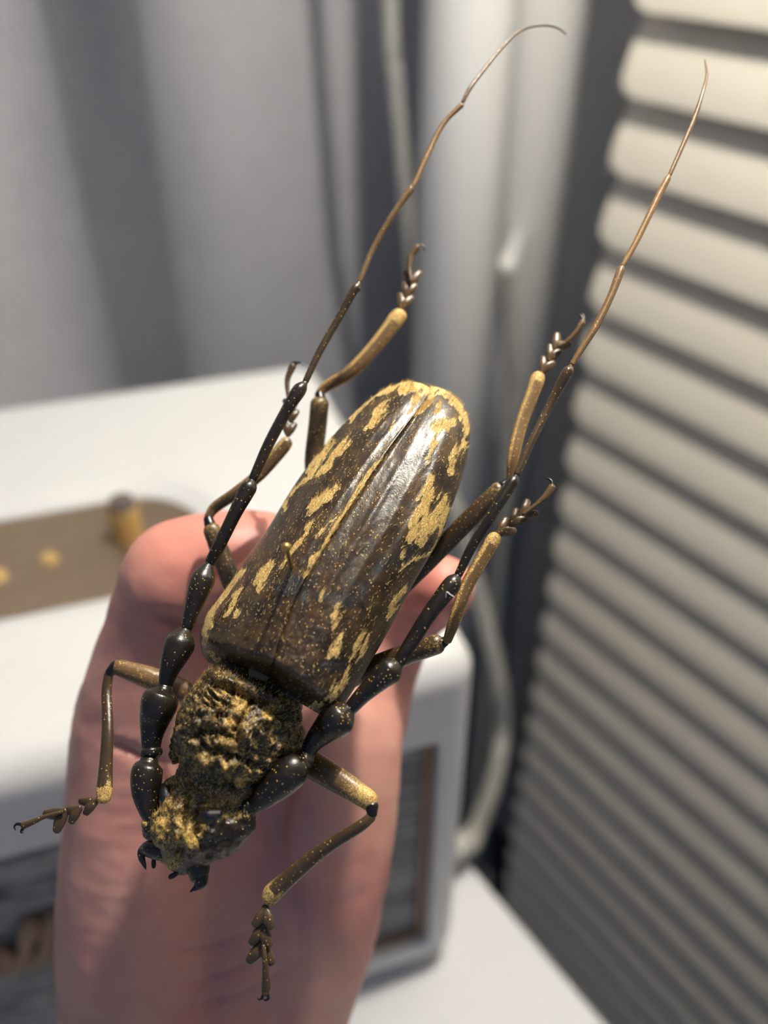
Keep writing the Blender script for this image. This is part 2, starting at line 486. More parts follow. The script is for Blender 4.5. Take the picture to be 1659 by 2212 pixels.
# cabinet: rounded box, front recess and top recess cut out
def rrect(x0, y0, x1, y1, r, n=8):
    out = []
    for cx, cy_, a0 in ((x1 - r, y0 + r, -90), (x1 - r, y1 - r, 0), (x0 + r, y1 - r, 90), (x0 + r, y0 + r, 180)):
        for i in range(n + 1):
            a = math.radians(a0 + 90 * i / n); out.append((cx + r * math.cos(a), cy_ + r * math.sin(a)))
    return out
def boolean(o, cutV, cutF):
    V = np.array(cutV) @ SROT.T + sorg
    c = mesh_obj('cut', V, cutF, None)
    bm = bmesh.new(); bm.from_mesh(c.data); bmesh.ops.recalc_face_normals(bm, faces=bm.faces); bm.to_mesh(c.data); bm.free()
    m = o.modifiers.new('cut', 'BOOLEAN'); m.object = c; m.operation = 'DIFFERENCE'; m.solver = 'EXACT'
    dg = bpy.context.evaluated_depsgraph_get()
    me = bpy.data.meshes.new_from_object(o.evaluated_get(dg))
    o.modifiers.clear(); o.data = me
    bpy.data.objects.remove(c)
def prism(loop, lo, hi, axis):
    n = len(loop); V = []
    for h in (lo, hi):
        for a, b in loop:
            V.append({'z': (a, b, h), 'y': (a, h, b)}[axis])
    F = [tuple(range(n))[::-1], tuple(range(n, 2 * n))] + [(i, (i + 1) % n, n + (i + 1) % n, n + i) for i in range(n)]
    return V, F
FRAME = 0.0165
BX0, BY0, BZ0 = 0, 0, 0
V, F = box_geo((0, 0, 0), (W_, D_, H_))
cab = sobj('cabinet', V, F, M_WHITE, spk)
bm = bmesh.new(); bm.from_mesh(cab.data); bmesh.ops.bevel(bm, geom=bm.edges[:], offset=0.011, segments=6, profile=0.5, affect='EDGES'); bm.to_mesh(cab.data); bm.free()
gx0, gx1, gz0, gz1 = FRAME, W_ - .0125, FRAME, H_ - FRAME - 0.018
V, F = prism([(gx0, gz0), (gx1, gz0), (gx1, gz1), (gx0, gz1)], -0.01, 0.009, 'y'); boolean(cab, V, F)
# brass strip position from the photograph: measured on the top face
pA = loc_of(on_plane(0, 1300, S(0, 0, H_), SZ)); pB = loc_of(on_plane(0, 1112, S(0, 0, H_), SZ)); pC = loc_of(on_plane(425, 1095, S(0, 0, H_), SZ))
by0, by1, bx1 = pA[1] - .004, pB[1] + .002, pC[0]
bx0 = W_ - bx1
loop = rrect(bx0, by0, bx1, by1, (by1 - by0) / 2 * .95, 10)
V, F = prism(loop, H_ - 0.006, H_ + 0.02, 'z'); boolean(cab, V, F)
wide = rrect(bx0 - .009, by0 - .009, bx1 + .009, by1 + .009, (by1 - by0) / 2 * .95 + .009, 10)
V = [(a, b, H_ - .0035) for a, b in loop] + [(a, b, H_ + .0002) for a, b in wide]
nl = len(loop); F = [tuple(range(nl))[::-1], tuple(range(nl, 2 * nl))] + [(i, (i + 1) % nl, nl + (i + 1) % nl, nl + i) for i in range(nl)]
boolean(cab, V, F)
# chamfer towards the strip: widen the rim with a bevelled lip
for p in cab.data.polygons: p.use_smooth = False
bevel(cab, 0.0018, 3)
V, F = prism(rrect(bx0 + .0005, by0 + .0005, bx1 - .0005, by1 - .0005, (by1 - by0) / 2 * .95 - .0005, 10), H_ - 0.0065, H_ - 0.0035, 'z')
strip = sobj('control_strip', V, F, M_BRASS, spk, bev=0.0006)
def cyl(x, y, z0_, z1, r, n=32, r2=None):
    r2 = r2 or r
    V = [(x + r * math.cos(2 * math.pi * i / n), y + r * math.sin(2 * math.pi * i / n), z0_) for i in range(n)] + \
        [(x + r2 * math.cos(2 * math.pi * i / n), y + r2 * math.sin(2 * math.pi * i / n), z1) for i in range(n)]
    F = [tuple(range(n))[::-1], tuple(range(n, 2 * n))] + [(i, (i + 1) % n, n + (i + 1) % n, n + i) for i in range(n)]
    return V, F
kp = loc_of(on_plane(278, 1160, S(0, 0, H_ - .0035), SZ))
def knurled(x, y, z0_, z1, r, n=48):
    V = []
    for z in (z0_, z1):
        for i in range(n):
            q = r * (1 if i % 2 else 0.94); V.append((x + q * math.cos(2 * math.pi * i / n), y + q * math.sin(2 * math.pi * i / n), z))
    F = [tuple(range(n))[::-1], tuple(range(n, 2 * n))] + [(i, (i + 1) % n, n + (i + 1) % n, n + i) for i in range(n)]
    return V, F
V, F = knurled(kp[0], kp[1], H_ - .0036, H_ + .010, 0.0052)
sobj('knob', V, F, M_KNOB, strip)['label'] = 'gold knurled knob'
V, F = cyl(kp[0], kp[1], H_ + .0099, H_ + .0125, 0.0048, r2=.0040)
sobj('knob_cap', V, F, M_DARKCAP, strip)
sp = loc_of(on_plane(107, 1208, S(0, 0, H_ - .0035), SZ))
V, F = cyl(sp[0], sp[1], H_ - .0036, H_ - .0024, 0.0032, r2=.0026)
sobj('stud', V, F, M_KNOB, strip)
sp2 = loc_of(on_plane(-10, 1245, S(0, 0, H_ - .0035), SZ))
V, F = cyl(sp2[0], sp2[1], H_ - .0036, H_ - .0024, 0.0040, r2=.0030)
sobj('stud', V, F, M_KNOB, strip)
for dx in (-.05, -.10):
    V, F = knurled(kp[0] + dx - .03, kp[1], H_ - .0036, H_ + .010, 0.0052); sobj('knob', V, F, M_KNOB, strip)
V, F = prism([(gx0, gz0), (gx1, gz0), (gx1, gz1), (gx0, gz1)], 0.006, 0.0088, 'y')
grille = sobj('grille', V, F, M_GRILLE, spk)
def stube(pts, r, name, mat, parent, n=10, closed=False):
    P = np.array([S(*p) for p in pts]); v, f, e = tube_geo(P, [r] * len(P), n)
    return mesh_obj(name, v, f, mat, parent)
g = 0.0022
stube([(gx0 + g, .0045, gz0 + g), (gx1 - g, .0045, gz0 + g)], .0015, 'piping', M_PIPING, spk)
stube([(gx1 - g, .0045, gz0 + g), (gx1 - g, .0045, gz1 - g)], .0015, 'piping', M_PIPING, spk)
stube([(gx0 + g, .0045, gz1 - g), (gx1 - g, .0045, gz1 - g)], .0015, 'piping', M_PIPING, spk)
stube([(gx0 + g, .0045, gz0 + g), (gx0 + g, .0045, gz1 - g)], .0015, 'piping', M_PIPING, spk)
for x in (.03, W_ - .03):
    for y in (.03, D_ - .06):
        V, F = cyl(x, y, -FOOT, .001, .009); sobj('foot', V, F, M_BLACK, spk)
# script logo: last letter ends where the photograph shows it
lp = loc_of(on_plane(132, 2050, S(0, .004, 0), SD))
def logo(xr, zb, s):
    """cursive word Marshall, drawn as raised strokes; unit = x-height"""
    L = []
    M_ = [(0, 0), (.25, .9), (.55, 1.9), (.7, 1.9), (.75, 1.0), (.8, .1), (1.1, 1.0), (1.45, 1.9), (1.55, 1.85), (1.5, .9), (1.55, .1), (1.8, .1)]
    a_ = [(.75, .75), (.5, .98), (.2, .8), (.08, .4), (.2, .05), (.5, .12), (.72, .5), (.78, .95), (.74, .3), (.85, .02), (1.05, .2)]
    r_ = [(0, .2), (.25, .8), (.35, 1.08), (.42, .9), (.65, .95), (.66, .4), (.75, .02), (.95, .2)]
    s_ = [(0, .2), (.3, .85), (.42, 1.05), (.55, .7), (.6, .25), (.35, .0), (.15, .15), (.5, .05), (.85, .2)]
    h_ = [(0, .2), (.3, 1.1), (.5, 1.85), (.35, 2.0), (.25, 1.3), (.2, 0.0), (.35, .7), (.6, .98), (.68, .6), (.7, .1), (.95, .2)]
    l_ = [(0, .2), (.32, .95), (.5, 1.75), (.38, 2.0), (.26, 1.4), (.26, .4), (.4, .02), (.65, .22)]
    x = 0
    for g_, w in ((M_, 1.75), (a_, 1.0), (r_, .9), (s_, .85), (h_, .92), (a_, 1.0), (l_, .62), (l_, .62)):
        L.append(([(px + x + .22 * pz, pz) for px, pz in g_])); x += w
    tot = x + .1
    return [[(xr - (tot - a) * s, zb + b * s) for a, b in q] for q in L]
lg = None
geo = []
for stroke in logo(lp[0], lp[2] - .002, 0.0105):
    P = catmull(np.array([S(a, 0.0035, b) for a, b in stroke]), 5)
    geo.append(tube_geo(P, [0.0024] * len(P), 8, flat=0.6))
v, f, e = join_geo(geo)
mesh_obj('script_logo', v, f, M_PIPING, spk)['label'] = 'raised gold script lettering'

LX = 0.30
cable('power_cable', [on_y(780, 930, WALL_Y - .006), on_y(800, 930, .52), on_y(900, 960, .385), on_y(970, 1070, .350), on_x(1022, 1240, LX), on_x(1052, 1360, LX), on_x(1078, 1480, LX), on_x(1084, 1590, LX), on_x(1066, 1690, .27), on_x(1036, 1772, .220),
      on_x(1022, 1800, DESK_X + .022), on_z(1006, 1822, .014), S(W_ + .009, .05, .006), S(W_ + .008, D_ * .7, .006), S(W_ + .002, D_ + .018, .025), S(W_ - .035, D_ + .024, .045), S(W_ - .045, D_ + .008, .045)], 0.0055,
      'grey power cable looping off the desk edge beside the speaker')

# ------------------------------------------------------------------ added wall lamp (unseen above the frame; lights the desk, arm shades the wall)
lw = on_y(262, 400, WALL_Y)                                # where the arm's shadow falls
lamp = tag(empty('added_wall_lamp', (lw[0], WALL_Y, CAM_H + .06)), 'added white wall lamp, unseen, its jointed arm shading a band of the wall', 'lamp')
u = np.array([lw[0] - LAMP[0], WALL_Y - LAMP[1], 0]); ulen = np.linalg.norm(u); u /= ulen
elbow = np.array([LAMP[0], LAMP[1], CAM_H + .05]) + u * (ulen * .34)
wallp = np.array([LAMP[0], LAMP[1], CAM_H + .05]) + u * (ulen - .004)
head = LAMP + u * .045 + np.array([0, 0, .02])
v, f, e = tube_geo([elbow, wallp], [.012, .032], 20); mesh_obj('lower_shadow_arm', v, f, M_LAMP, lamp)  # arm added and tapered to cast the shadow band on the back wall
v, f, e = tube_geo([elbow, head], [.011, .006], 16); mesh_obj('upper_shadow_arm', v, f, M_LAMP, lamp)
V, F = box_geo((wallp[0] - .04, WALL_Y - .012, CAM_H + .005), (wallp[0] + .04, WALL_Y - .0005, CAM_H + .10))
mesh_obj('wall_plate', V, F, M_LAMP, lamp, smooth=False)
n = 40; V = []; F = []
for z, r in ((.075, .02), (.07, .035), (.045, .06), (.012, .085), (.010, .083), (.043, .058), (.067, .033), (.072, .018)):
    for i in range(n):
        a = 2 * math.pi * i / n; V.append(LAMP + np.array([r * math.cos(a), r * math.sin(a), z]))
for j in range(7):
    for i in range(n): F.append((j * n + i, j * n + (i + 1) % n, (j + 1) * n + (i + 1) % n, (j + 1) * n + i))
mesh_obj('lamp_shade', V, F, M_LAMP, lamp)
set_parent(lamp_obj, lamp)

# ------------------------------------------------------------------ hand
def hp(px, py, d): return at_depth(px, py, d)
def limb(pts, n=6, seg=28, flat=1.0, up=None):
    """pts: (px, py, depth, radius px at that depth)"""
    Q = np.array([(*hp(a, b, d), r * d / FPX) for a, b, d, r in pts])
    Q = catmull(Q, n)
    return tube_geo(Q[:, :3], Q[:, 3], seg, flat=flat, up=up)
parts = [
    # thumb: wrist, thenar, metacarpal, bent knuckle, distal pad going in under the beetle
    limb([(372, 3300, .2010, 190), (362, 2800, .1850, 195), (345, 2420, 0.1720, 205), (325, 2200, 0.1660, 192), (298, 1950, 0.1600, 172), (285, 1760, 0.1560, 142), (300, 1560, 0.1540, 138), (350, 1380, 0.1500, 128), (398, 1252, 0.1460, 138)]),
    limb([(398, 1252, 0.1460, 138), (480, 1222, 0.1460, 122), (570, 1215, 0.1470, 112), (640, 1222, 0.1480, 92)]),
    # palm and heel of the hand on the little-finger side
    limb([(520, 3300, .2080, 190), (535, 2800, .1930, 190), (560, 2420, 0.1800, 195), (585, 2200, 0.1750, 168), (655, 2000, 0.1710, 160), (700, 1800, 0.1670, 152), (722, 1600, 0.1660, 148), (735, 1500, 0.1680, 128)]),
    limb([(450, 3300, .2080, 215), (452, 2800, .1940, 220), (455, 2420, 0.1820, 235), (470, 2150, 0.1760, 225), (500, 1900, 0.1720, 200), (520, 1700, 0.1720, 180), (540, 1560, 0.1760, 150)]),
    # index, middle, ring curl behind the beetle to the pin
    limb([(520, 1560, 0.1840, 105), (575, 1380, 0.1940, 92), (640, 1240, 0.1860, 86), (672, 1200, 0.1680, 76), (680, 1215, 0.1560, 66)]),
    limb([(620, 1530, 0.1880, 105), (690, 1340, 0.2000, 90), (740, 1190, 0.1900, 84), (745, 1170, 0.1740, 74), (735, 1190, 0.1620, 66)]),
    limb([(700, 1510, 0.1840, 100), (770, 1370, 0.1940, 86), (820, 1240, 0.1880, 78), (815, 1210, 0.1740, 70), (795, 1225, 0.1640, 62)]),
    # little finger: curled up on the right, its tip clear of the wing case
    limb([(775, 1540, 0.1720, 112), (815, 1440, 0.1720, 92), (862, 1350, 0.1700, 82), (920, 1290, 0.1650, 80), (958, 1268, 0.1600, 74)]),
]
v, f, e = join_geo(parts)
HV, HF, HN = remesh(v, f, 0.0011, 14)
hx, hy, hz = project(HV)
dsp = np.zeros(len(HV)); red = np.zeros(len(HV))
def crease(poly, w, dep, side=None):
    global dsp
    d, t = seg_dist(hx, hy, poly)
    dsp -= dep * np.exp(-(d / w) ** 2) * np.sin(np.clip(t, .02, .98) * math.pi) ** .5
crease([(655, 1640), (612, 1740), (598, 1800), (606, 1870)], 14, .0016)
crease([(610, 1870), (640, 1980), (650, 2100)], 20, .0008)
crease([(225, 1600), (300, 1632), (390, 1655)], 9, .0013)
crease([(330, 1330), (400, 1352), (470, 1345)], 14, .0014)
crease([(380, 2060), (480, 2040), (590, 1990)], 8, .0007)
crease([(400, 2130), (500, 2100), (600, 2040)], 8, .0007)
crease([(390, 2180), (520, 2150), (640, 2080)], 7, .0006)
crease([(890, 1330), (925, 1345), (955, 1335)], 10, .0012)
for k in range(16):
    yy = 1560 + 38 * k
    crease([(180 + 10 * (k % 3), yy), (260, yy + 14), (340, yy + 8 + 6 * (k % 2))], 5, .00018)
dsp += (fbm(HV * 260, 3, 5) - .5) * .0006
HV = HV + HN * dsp[:, None]
for (cx_, cy_, rr_) in ((420, 1150, 170), (960, 1250, 110)):
    red = np.maximum(red, np.exp(-((hx - cx_) ** 2 + (hy - cy_) ** 2) / rr_ ** 2) * .45)
hand = mesh_obj('hand', HV, HF, M_SKIN, None, True, {'red': red})
tag(hand, 'bare left hand with open palm, holding the pinned beetle from below', 'hand')

# ------------------------------------------------------------------ beetle
BD0, BSL = 0.1215, math.tan(math.radians(13))
BRL = math.tan(math.radians(12))
def plane_d(px, py): return BD0 + (BSL * (1330 - py) - BRL * ((px - 700) * .85 + (py - 1300) * .53)) * BD0 / FPX
def bp(px, py, h=0.0):
    """point over the beetle's own base plane; h metres towards its back"""
    return at_depth(px, py, plane_d(px, py) - h)
beetle = tag(empty('longhorn_beetle', bp(640, 1300, -.012)),
             'large dark brown longhorn beetle with golden streaks and long jointed antennae', 'beetle')
def attrs0(n, gold=0., tan=0., vel=0.):
    return {'gold': np.zeros(n) + gold, 'tan': np.zeros(n) + tan, 'vel': np.zeros(n) + vel}

# --- wing cases
OUT_L = [(448, 1430), (436, 1409), (432, 1373), (444, 1333), (472, 1293), (499, 1257), (535, 1202), (575, 1146), (607, 1094), (639, 1043), (674, 995), (714, 947), (758, 899), (798, 864), (838, 836), (877, 824), (909, 828), (926, 836)]
OUT_R = [(690, 1543), (716, 1541), (738, 1528), (750, 1512), (778, 1468), (806, 1421), (838, 1365), (865, 1313), (893, 1261), (921, 1214), (953, 1158), (973, 1102), (993, 1047), (1009, 991), (1015, 935), (1009, 895), (989, 864), (957, 840), (930, 834)]
SUT = [(578, 1478), (600, 1400), (625, 1325), (655, 1261), (700, 1185), (765, 1084), (835, 980), (890, 905), (920, 862), (930, 840)]
def resamp(poly, n):
    P = catmull(np.array(poly, float), 8)
    L = np.concatenate([[0], np.cumsum(np.linalg.norm(np.diff(P, axis=0), axis=1))]); L /= L[-1]
    t = np.linspace(0, 1, n)
    return np.stack([np.interp(t, L, P[:, 0]), np.interp(t, L, P[:, 1])], 1)
GOLD_L = [([(440, 1389), (444, 1357), (460, 1317), (491, 1269), (525, 1232)], 10, 1), ([(448, 1405), (462, 1420), (480, 1430)], 6, .7),
          ([(488, 1330), (503, 1302), (522, 1272)], 8, .9), ([(508, 1332), (514, 1318)], 5, .7),
          ([(555, 1275), (567, 1244), (588, 1220)], 12, 1), ([(603, 1232), (623, 1196), (655, 1158), (676, 1128)], 6, .8),
          ([(668, 1099), (700, 1075), (728, 1052)], 13, 1), ([(655, 1118), (672, 1104)], 5, .7),
          ([(612, 1108), (631, 1062), (659, 1039), (678, 1023)], 5, .8), ([(668, 1021), (684, 993), (718, 953)], 9, 1), ([(686, 1025), (718, 993), (756, 941)], 8, 1),
          ([(746, 915), (778, 880), (818, 848), (869, 828), (909, 828)], 7, 1), ([(790, 925), (818, 888), (838, 868)], 8, 1), ([(800, 922), (842, 882)], 5, .8),
          ([(845, 928), (852, 910)], 5, .6), ([(868, 846), (895, 836), (918, 832)], 13, 1), ([(655, 1244), (686, 1198), (738, 1118), (782, 1043), (820, 993)], 5.5, .95),
          ([(686, 1160), (722, 1122)], 5, .8), ([(880, 893), (900, 862), (920, 840)], 6, .9), ([(596, 1112), (618, 1080)], 3, .7)]
GOLD_R = [([(893, 897), (926, 864), (945, 846)], 6, .9), ([(917, 836), (957, 846), (983, 866), (1002, 899), (1010, 931), (1000, 967)], 9, 1),
          ([(941, 890), (952, 872)], 7, .9), ([(940, 926), (958, 918), (978, 912)], 14, 1), ([(945, 931), (934, 967), (919, 1003)], 5, .85),
          ([(984, 957), (976, 999), (973, 1025)], 8, .95), ([(1002, 958), (990, 985)], 5, .8), ([(932, 1036), (919, 1080), (900, 1134), (886, 1166)], 15, 1.05),
          ([(960, 1078), (950, 1112), (925, 1140), (910, 1172)], 18, .95), ([(872, 1186), (868, 1218)], 5, .8), ([(966, 1078), (954, 1150), (923, 1200), (899, 1208), (857, 1232)], 4.5, 1),
          ([(875, 1268), (853, 1301), (832, 1340)], 7, .9), ([(732, 1305), (718, 1357)], 8, .62), ([(784, 1367), (770, 1395), (756, 1424)], 5.5, 1),
          ([(800, 1371), (786, 1402), (772, 1434)], 3.5, .9), ([(754, 1440), (742, 1470), (726, 1496), (708, 1512)], 6.5, 1), ([(700, 1520), (672, 1528)], 9, .8), ([(742, 1372), (726, 1400), (712, 1420)], 9, .7),
          ([(722, 1470), (718, 1490)], 5, .8), ([(700, 1270), (690, 1300)], 6, .45)]
VEL = [([(905, 1180), (880, 1205), (840, 1215), (800, 1235)], 20, .9), ([(930, 1175), (905, 1195)], 14, .9), ([(600, 1268), (640, 1262), (650, 1290)], 22, .95), ([(700, 1440), (748, 1438)], 16, 1), ([(727, 1480), (722, 1496)], 7, .9),
       ([(1000, 938), (996, 925)], 8, .9), ([(590, 1490), (650, 1500)], 18, .8), ([(690, 1290), (745, 1300), (790, 1280)], 16, .6), ([(752, 1240), (790, 1290)], 14, .6),
       ([(735, 960), (770, 935)], 9, .6), ([(985, 1010), (962, 1060)], 8, .6)]
AX = np.array([.56, -.83])                    # body axis on the back, for streaky noise
def streak_mask(X, Y, strokes, seed, amp=9):
    a = X * AX[0] + Y * AX[1]; c = X * AX[1] - Y * AX[0]
    Pn = np.stack([a / 26, c / 7, np.zeros_like(a)], 1); Pm = np.stack([a / 17, c / 3.6, np.zeros_like(a)], 1)
    j1 = (fbm(Pn, 3, seed) - .5) * 2 * amp; j2 = (fbm(Pn, 3, seed + 9) - .5) * 2 * amp
    br = fbm(Pm, 2, seed + 5)
    m = np.zeros(X.shape)
    for poly, w, s in strokes:
        d, t = seg_dist(X + j1, Y + j2, poly)
        ww = w * (0.55 + .45 * np.sin(np.clip(t, .03, .97) * math.pi))
        v_ = s * (1 - smoothstep(ww * .5, ww * 1.4, d)) * (0.06 + 1.72 * br)
        m = np.maximum(m, v_)
    return np.clip(m, 0, 1)
HAIR = []
HE = 0.0112
def elytron(outer, side, strokes, seed):
    ns, nu = 360, 110
    E = resamp(outer, ns); Sx = resamp(SUT, ns)
    s = np.linspace(0, 1, ns)
    prof = np.clip(1 - np.where(s > .25, np.abs((s - .25) / .76) ** 1.75, np.abs((s - .25) / .9) ** 3), 0, 1) ** .62
    prof = prof * (0.50 + 0.50 * smoothstep(0, .08, s)); prof[-1] = .02
    u_ = np.linspace(0, 1, nu) ** .85
    dome = np.clip(1 - (1 - u_) ** 2.3, 0, 1) ** .62
    X = E[:, None, 0] * (1 - u_) + Sx[:, None, 0] * u_; Y = E[:, None, 1] * (1 - u_) + Sx[:, None, 1] * u_
    H = HE * prof[:, None] * dome[None, :]
    H = H - .00035 * np.exp(-((1 - u_) / .012) ** 2)[None, :]                      # suture groove
    H = H + .00005 * np.exp(-((1 - u_ - .045) / .02) ** 2)[None, :]
    for c0 in (.35, .55, .76):                                                      # faint ribs
        H = H + .00020 * (np.exp(-((u_ - c0) / .05) ** 2))[None, :] * np.sin(np.clip(s * 1.1, 0, 1) * math.pi)[:, None]
    Xf, Yf = X.ravel(), Y.ravel()
    a = Xf * AX[0] + Yf * AX[1]; c = Xf * AX[1] - Yf * AX[0]
    nn = fbm(np.stack([a / 60, c / 26, np.zeros_like(a)], 1), 3, seed) - .5
    fr = np.exp(-(np.repeat(s, nu) / .22) ** 2)                                    # rougher shoulders
    nr = fbm(np.stack([a / 12, c / 9, np.zeros_like(a)], 1), 3, seed + 3) - .5
    Hf = H.ravel() + nn * .00022 + nr * (.00003 + .00026 * fr)
    gold = streak_mask(Xf, Yf, strokes, seed + 20); vel = streak_mask(Xf, Yf, VEL, seed + 40, 9)
    ut = np.tile(u_, ns); st = np.repeat(s, nu)
    gold = np.maximum(gold, .8 * smoothstep(.955, .99, st) * (1 - .85 * smoothstep(.9, .985, ut)))
    Hf = Hf + gold * .00004
    P = at_depth_v(Xf, Yf, plane_v(Xf, Yf) - Hf)
    # turned-down margin under the edge
    cen = Sx * .25 + E * .75
    rows = []
    for t, dh in ((.02, .0012), (.06, .0026), (.16, .0038)):
        q = E * (1 - t) + Sx * t
        rows.append(at_depth_v(q[:, 0], q[:, 1], plane_v(q[:, 0], q[:, 1]) + dh * (0.3 + .7 * prof)))
    G = P.reshape(ns, nu, 3)
    full = np.concatenate([np.stack(rows[::-1], 1), G], 1); nu2 = nu + 3
    pad = lambda z: np.concatenate([np.zeros((ns, 3)), z.reshape(ns, nu)], 1).ravel()
    F = []
    for i in range(ns - 1):
        for j in range(nu2 - 1):
            q = (i * nu2 + j, i * nu2 + j + 1, (i + 1) * nu2 + j + 1, (i + 1) * nu2 + j)
            F.append(q if side > 0 else q[::-1])
    HAIR.append((P, gold, st))
    o = mesh_obj('elytron', full.reshape(-1, 3), F, M_ELYTRA, beetle, True, {'gold': pad(gold), 'vel': pad(vel), 'tan': np.zeros(ns * nu2)})
    return o
def at_depth_v(X, Y, d):
    return CAM + ((X - CX) / FPX)[:, None] * C_R * d[:, None] - ((Y - CY) / FPX)[:, None] * C_U * d[:, None] + C_F * d[:, None]
plane_v = plane_d
elytron(OUT_L, -1, GOLD_L, 11)
elytron(OUT_R, 1, GOLD_R, 31)

# --- body: head, pronotum and abdomen as one continuous surface
def blimb(pts, n=6, seg=32, flat=1.0, up=None, extra=None, cap=True):
    """pts: (px, py, h, radius px)"""
    Q = np.array([(*bp(a, b, h), r * (plane_d(a, b) - h) / FPX) for a, b, h, r in pts])
    if n > 1: Q = catmull(Q, n)
    ex = None
    if extra is not None:
        ex = np.interp(np.linspace(0, 1, len(Q)), np.linspace(0, 1, len(extra)), extra)
    return tube_geo(Q[:, :3], np.maximum(Q[:, 3], 2e-5), seg, flat=flat, up=up, cap=cap, extra=ex)
parts = [
    blimb([(588, 1445, -.005, 70), (566, 1480, -.002, 92), (543, 1515, .001, 114), (515, 1570, .001, 130), (497, 1620, .0005, 124), (478, 1672, -.0005, 96), (462, 1705, -.0015, 86)], flat=.92),
    blimb([(468, 1680, -.0015, 84), (448, 1730, -.001, 84), (430, 1770, -.0005, 88), (408, 1812, -.001, 70), (392, 1846, -.0025, 46)], flat=.85),
    blimb([(452, 1800, .0005, 44), (490, 1792, 0, 46), (524, 1776, 0, 34)], flat=.8),          # right cheek
    blimb([(440, 1838, -.001, 30), (470, 1822, -.001, 36), (505, 1800, -.001, 34)], flat=.8),
    blimb([(398, 1800, .0036, 30), (415, 1822, .003, 26)], flat=.8),                             # front lobes
    blimb([(352, 1772, .0022, 30), (362, 1805, .0015, 32)], flat=.8),
    blimb([(328, 1775, -.0005, 22), (326, 1800, -.001, 18)], flat=.9),
    blimb([(530, 1758, .0005, 20), (536, 1750, .0005, 18)], flat=.9),
    blimb([(380, 1700, .0, 26), (372, 1740, .0, 24), (366, 1770, .0, 22)], flat=.9),            # left temple
    blimb([(560, 1480, -.006, 70), (640, 1350, -.006, 130), (730, 1200, -.006, 155), (820, 1040, -.006, 135), (890, 920, -.006, 70)], flat=.45),
    blimb([(630, 1390, -.003, 100), (705, 1260, -.003, 130), (785, 1120, -.003, 130), (860, 980, -.003, 80)], flat=.35),
    blimb([(634, 1560, -.001, 14), (640, 1590, -.0015, 20), (628, 1618, -.002, 14)]),             # side tubercles
    blimb([(392, 1590, -.0005, 20), (388, 1625, -.001, 22)]),
]
v, f, e = join_geo(parts)
BV, BF, BN = remesh(v, f, 0.00030, 3)
bx, by, bz = project(BV)
pro = smoothstep(1735, 1700, by - (bx - 470) * .12) * smoothstep(1440, 1475, by - (bx - 500) * .45 + 10)
headm = smoothstep(1700, 1735, by - (bx - 470) * .12)
facing = np.clip(-(BN @ C_F), 0, 1)
Pn = BV * 1000
A2 = np.stack([bx / 15, by / 15, np.zeros_like(bx)], 1)
wr = fbm(A2 + (fbm(A2 * .6, 2, 3)[:, None] - .5) * 2.4, 3, 77)
ridge = 1 - np.abs(2 * wr - 1)                                   # sharp wrinkles
disp = pro * ((ridge - .7) * .0016) + headm * ((fbm(A2 * .8, 3, 91) - .5) * .0012)
def bump_line(poly, w, dep, wob=4):
    global disp
    j = (fbm(A2 * .8, 2, 55) - .5) * 2 * wob
    d, t = seg_dist(bx + j, by - j, poly)
    disp = disp + dep * np.exp(-(d / w) ** 2)
# ridged hind collar and its groove, side furrows, plate-like disc, knobs
bump_line([(452, 1458), (490, 1470), (537, 1491), (587, 1513), (629, 1533), (643, 1556)], 9, .0009)
bump_line([(458, 1480), (495, 1488), (535, 1508), (583, 1532), (620, 1552)], 6, -.0013, 2)
bump_line([(545, 1510), (532, 1535), (520, 1555), (506, 1580)], 4, -.0013, 2)
bump_line([(504, 1490), (485, 1520), (466, 1552)], 5, -.0011, 2)
for (x_, y_) in ((462, 1492), (456, 1504), (450, 1516), (474, 1488), (468, 1500), (461, 1513)):
    bump_line([(x_ - 7, y_ - 5), (x_ + 9, y_ + 6)], 3.2, .0007, 1)
    bump_line([(x_ - 9, y_ + 1), (x_ + 6, y_ + 12)], 2.4, -.0006, 1)
for (x_, y_) in ((440, 1535), (450, 1560), (430, 1560), (443, 1630), (462, 1632), (452, 1643), (486, 1648), (500, 1605), (530, 1590), (526, 1575), (548, 1570), (560, 1585), (470, 1600), (420, 1600), (575, 1555), (575, 1600)):
    bump_line([(x_, y_), (x_ + 4, y_ + 3)], 8, .0013, 3)
bump_line([(600, 1560), (606, 1590), (590, 1625), (575, 1650)], 5, .0009, 3)
bump_line([(410, 1590), (440, 1610), (480, 1625), (520, 1640), (545, 1655)], 7, -.0010, 8)
bump_line([(455, 1575), (490, 1590), (520, 1612)], 8, -.0009, 8)
bump_line([(385, 1650), (430, 1690), (480, 1700), (515, 1706), (555, 1700)], 5, -.0012, 3)
bump_line([(378, 1640), (395, 1664), (420, 1684), (470, 1696)], 4, .0007, 3)
bump_line([(540, 1652), (572, 1662), (570, 1690), (530, 1690)], 4, -.0008, 3)
bump_line([(410, 1700), (398, 1745), (392, 1790)], 8, -.0014, 4)
bump_line([(420, 1745), (455, 1742), (480, 1735)], 6, .0008, 3)
bump_line([(425, 1755), (418, 1780), (432, 1800), (436, 1830)], 5, -.0010, 3)
bump_line([(378, 1790), (384, 1830), (380, 1860)], 9, -.0012, 3)
BV = BV + BN * (disp * (0.35 + .65 * facing))[:, None]
gold = pro * .42 * (0.30 + 1.25 * fbm(A2 * 1.2, 3, 17))
gold = gold + headm * (.55 * fbm(A2 * .9, 3, 23) + .18)
gold = gold * (1 - .9 * headm * smoothstep(-10, 14, (bx - 430) * .8 + (by - 1785) * .6 - 20) * smoothstep(1760, 1780, by))   # bare black cheek
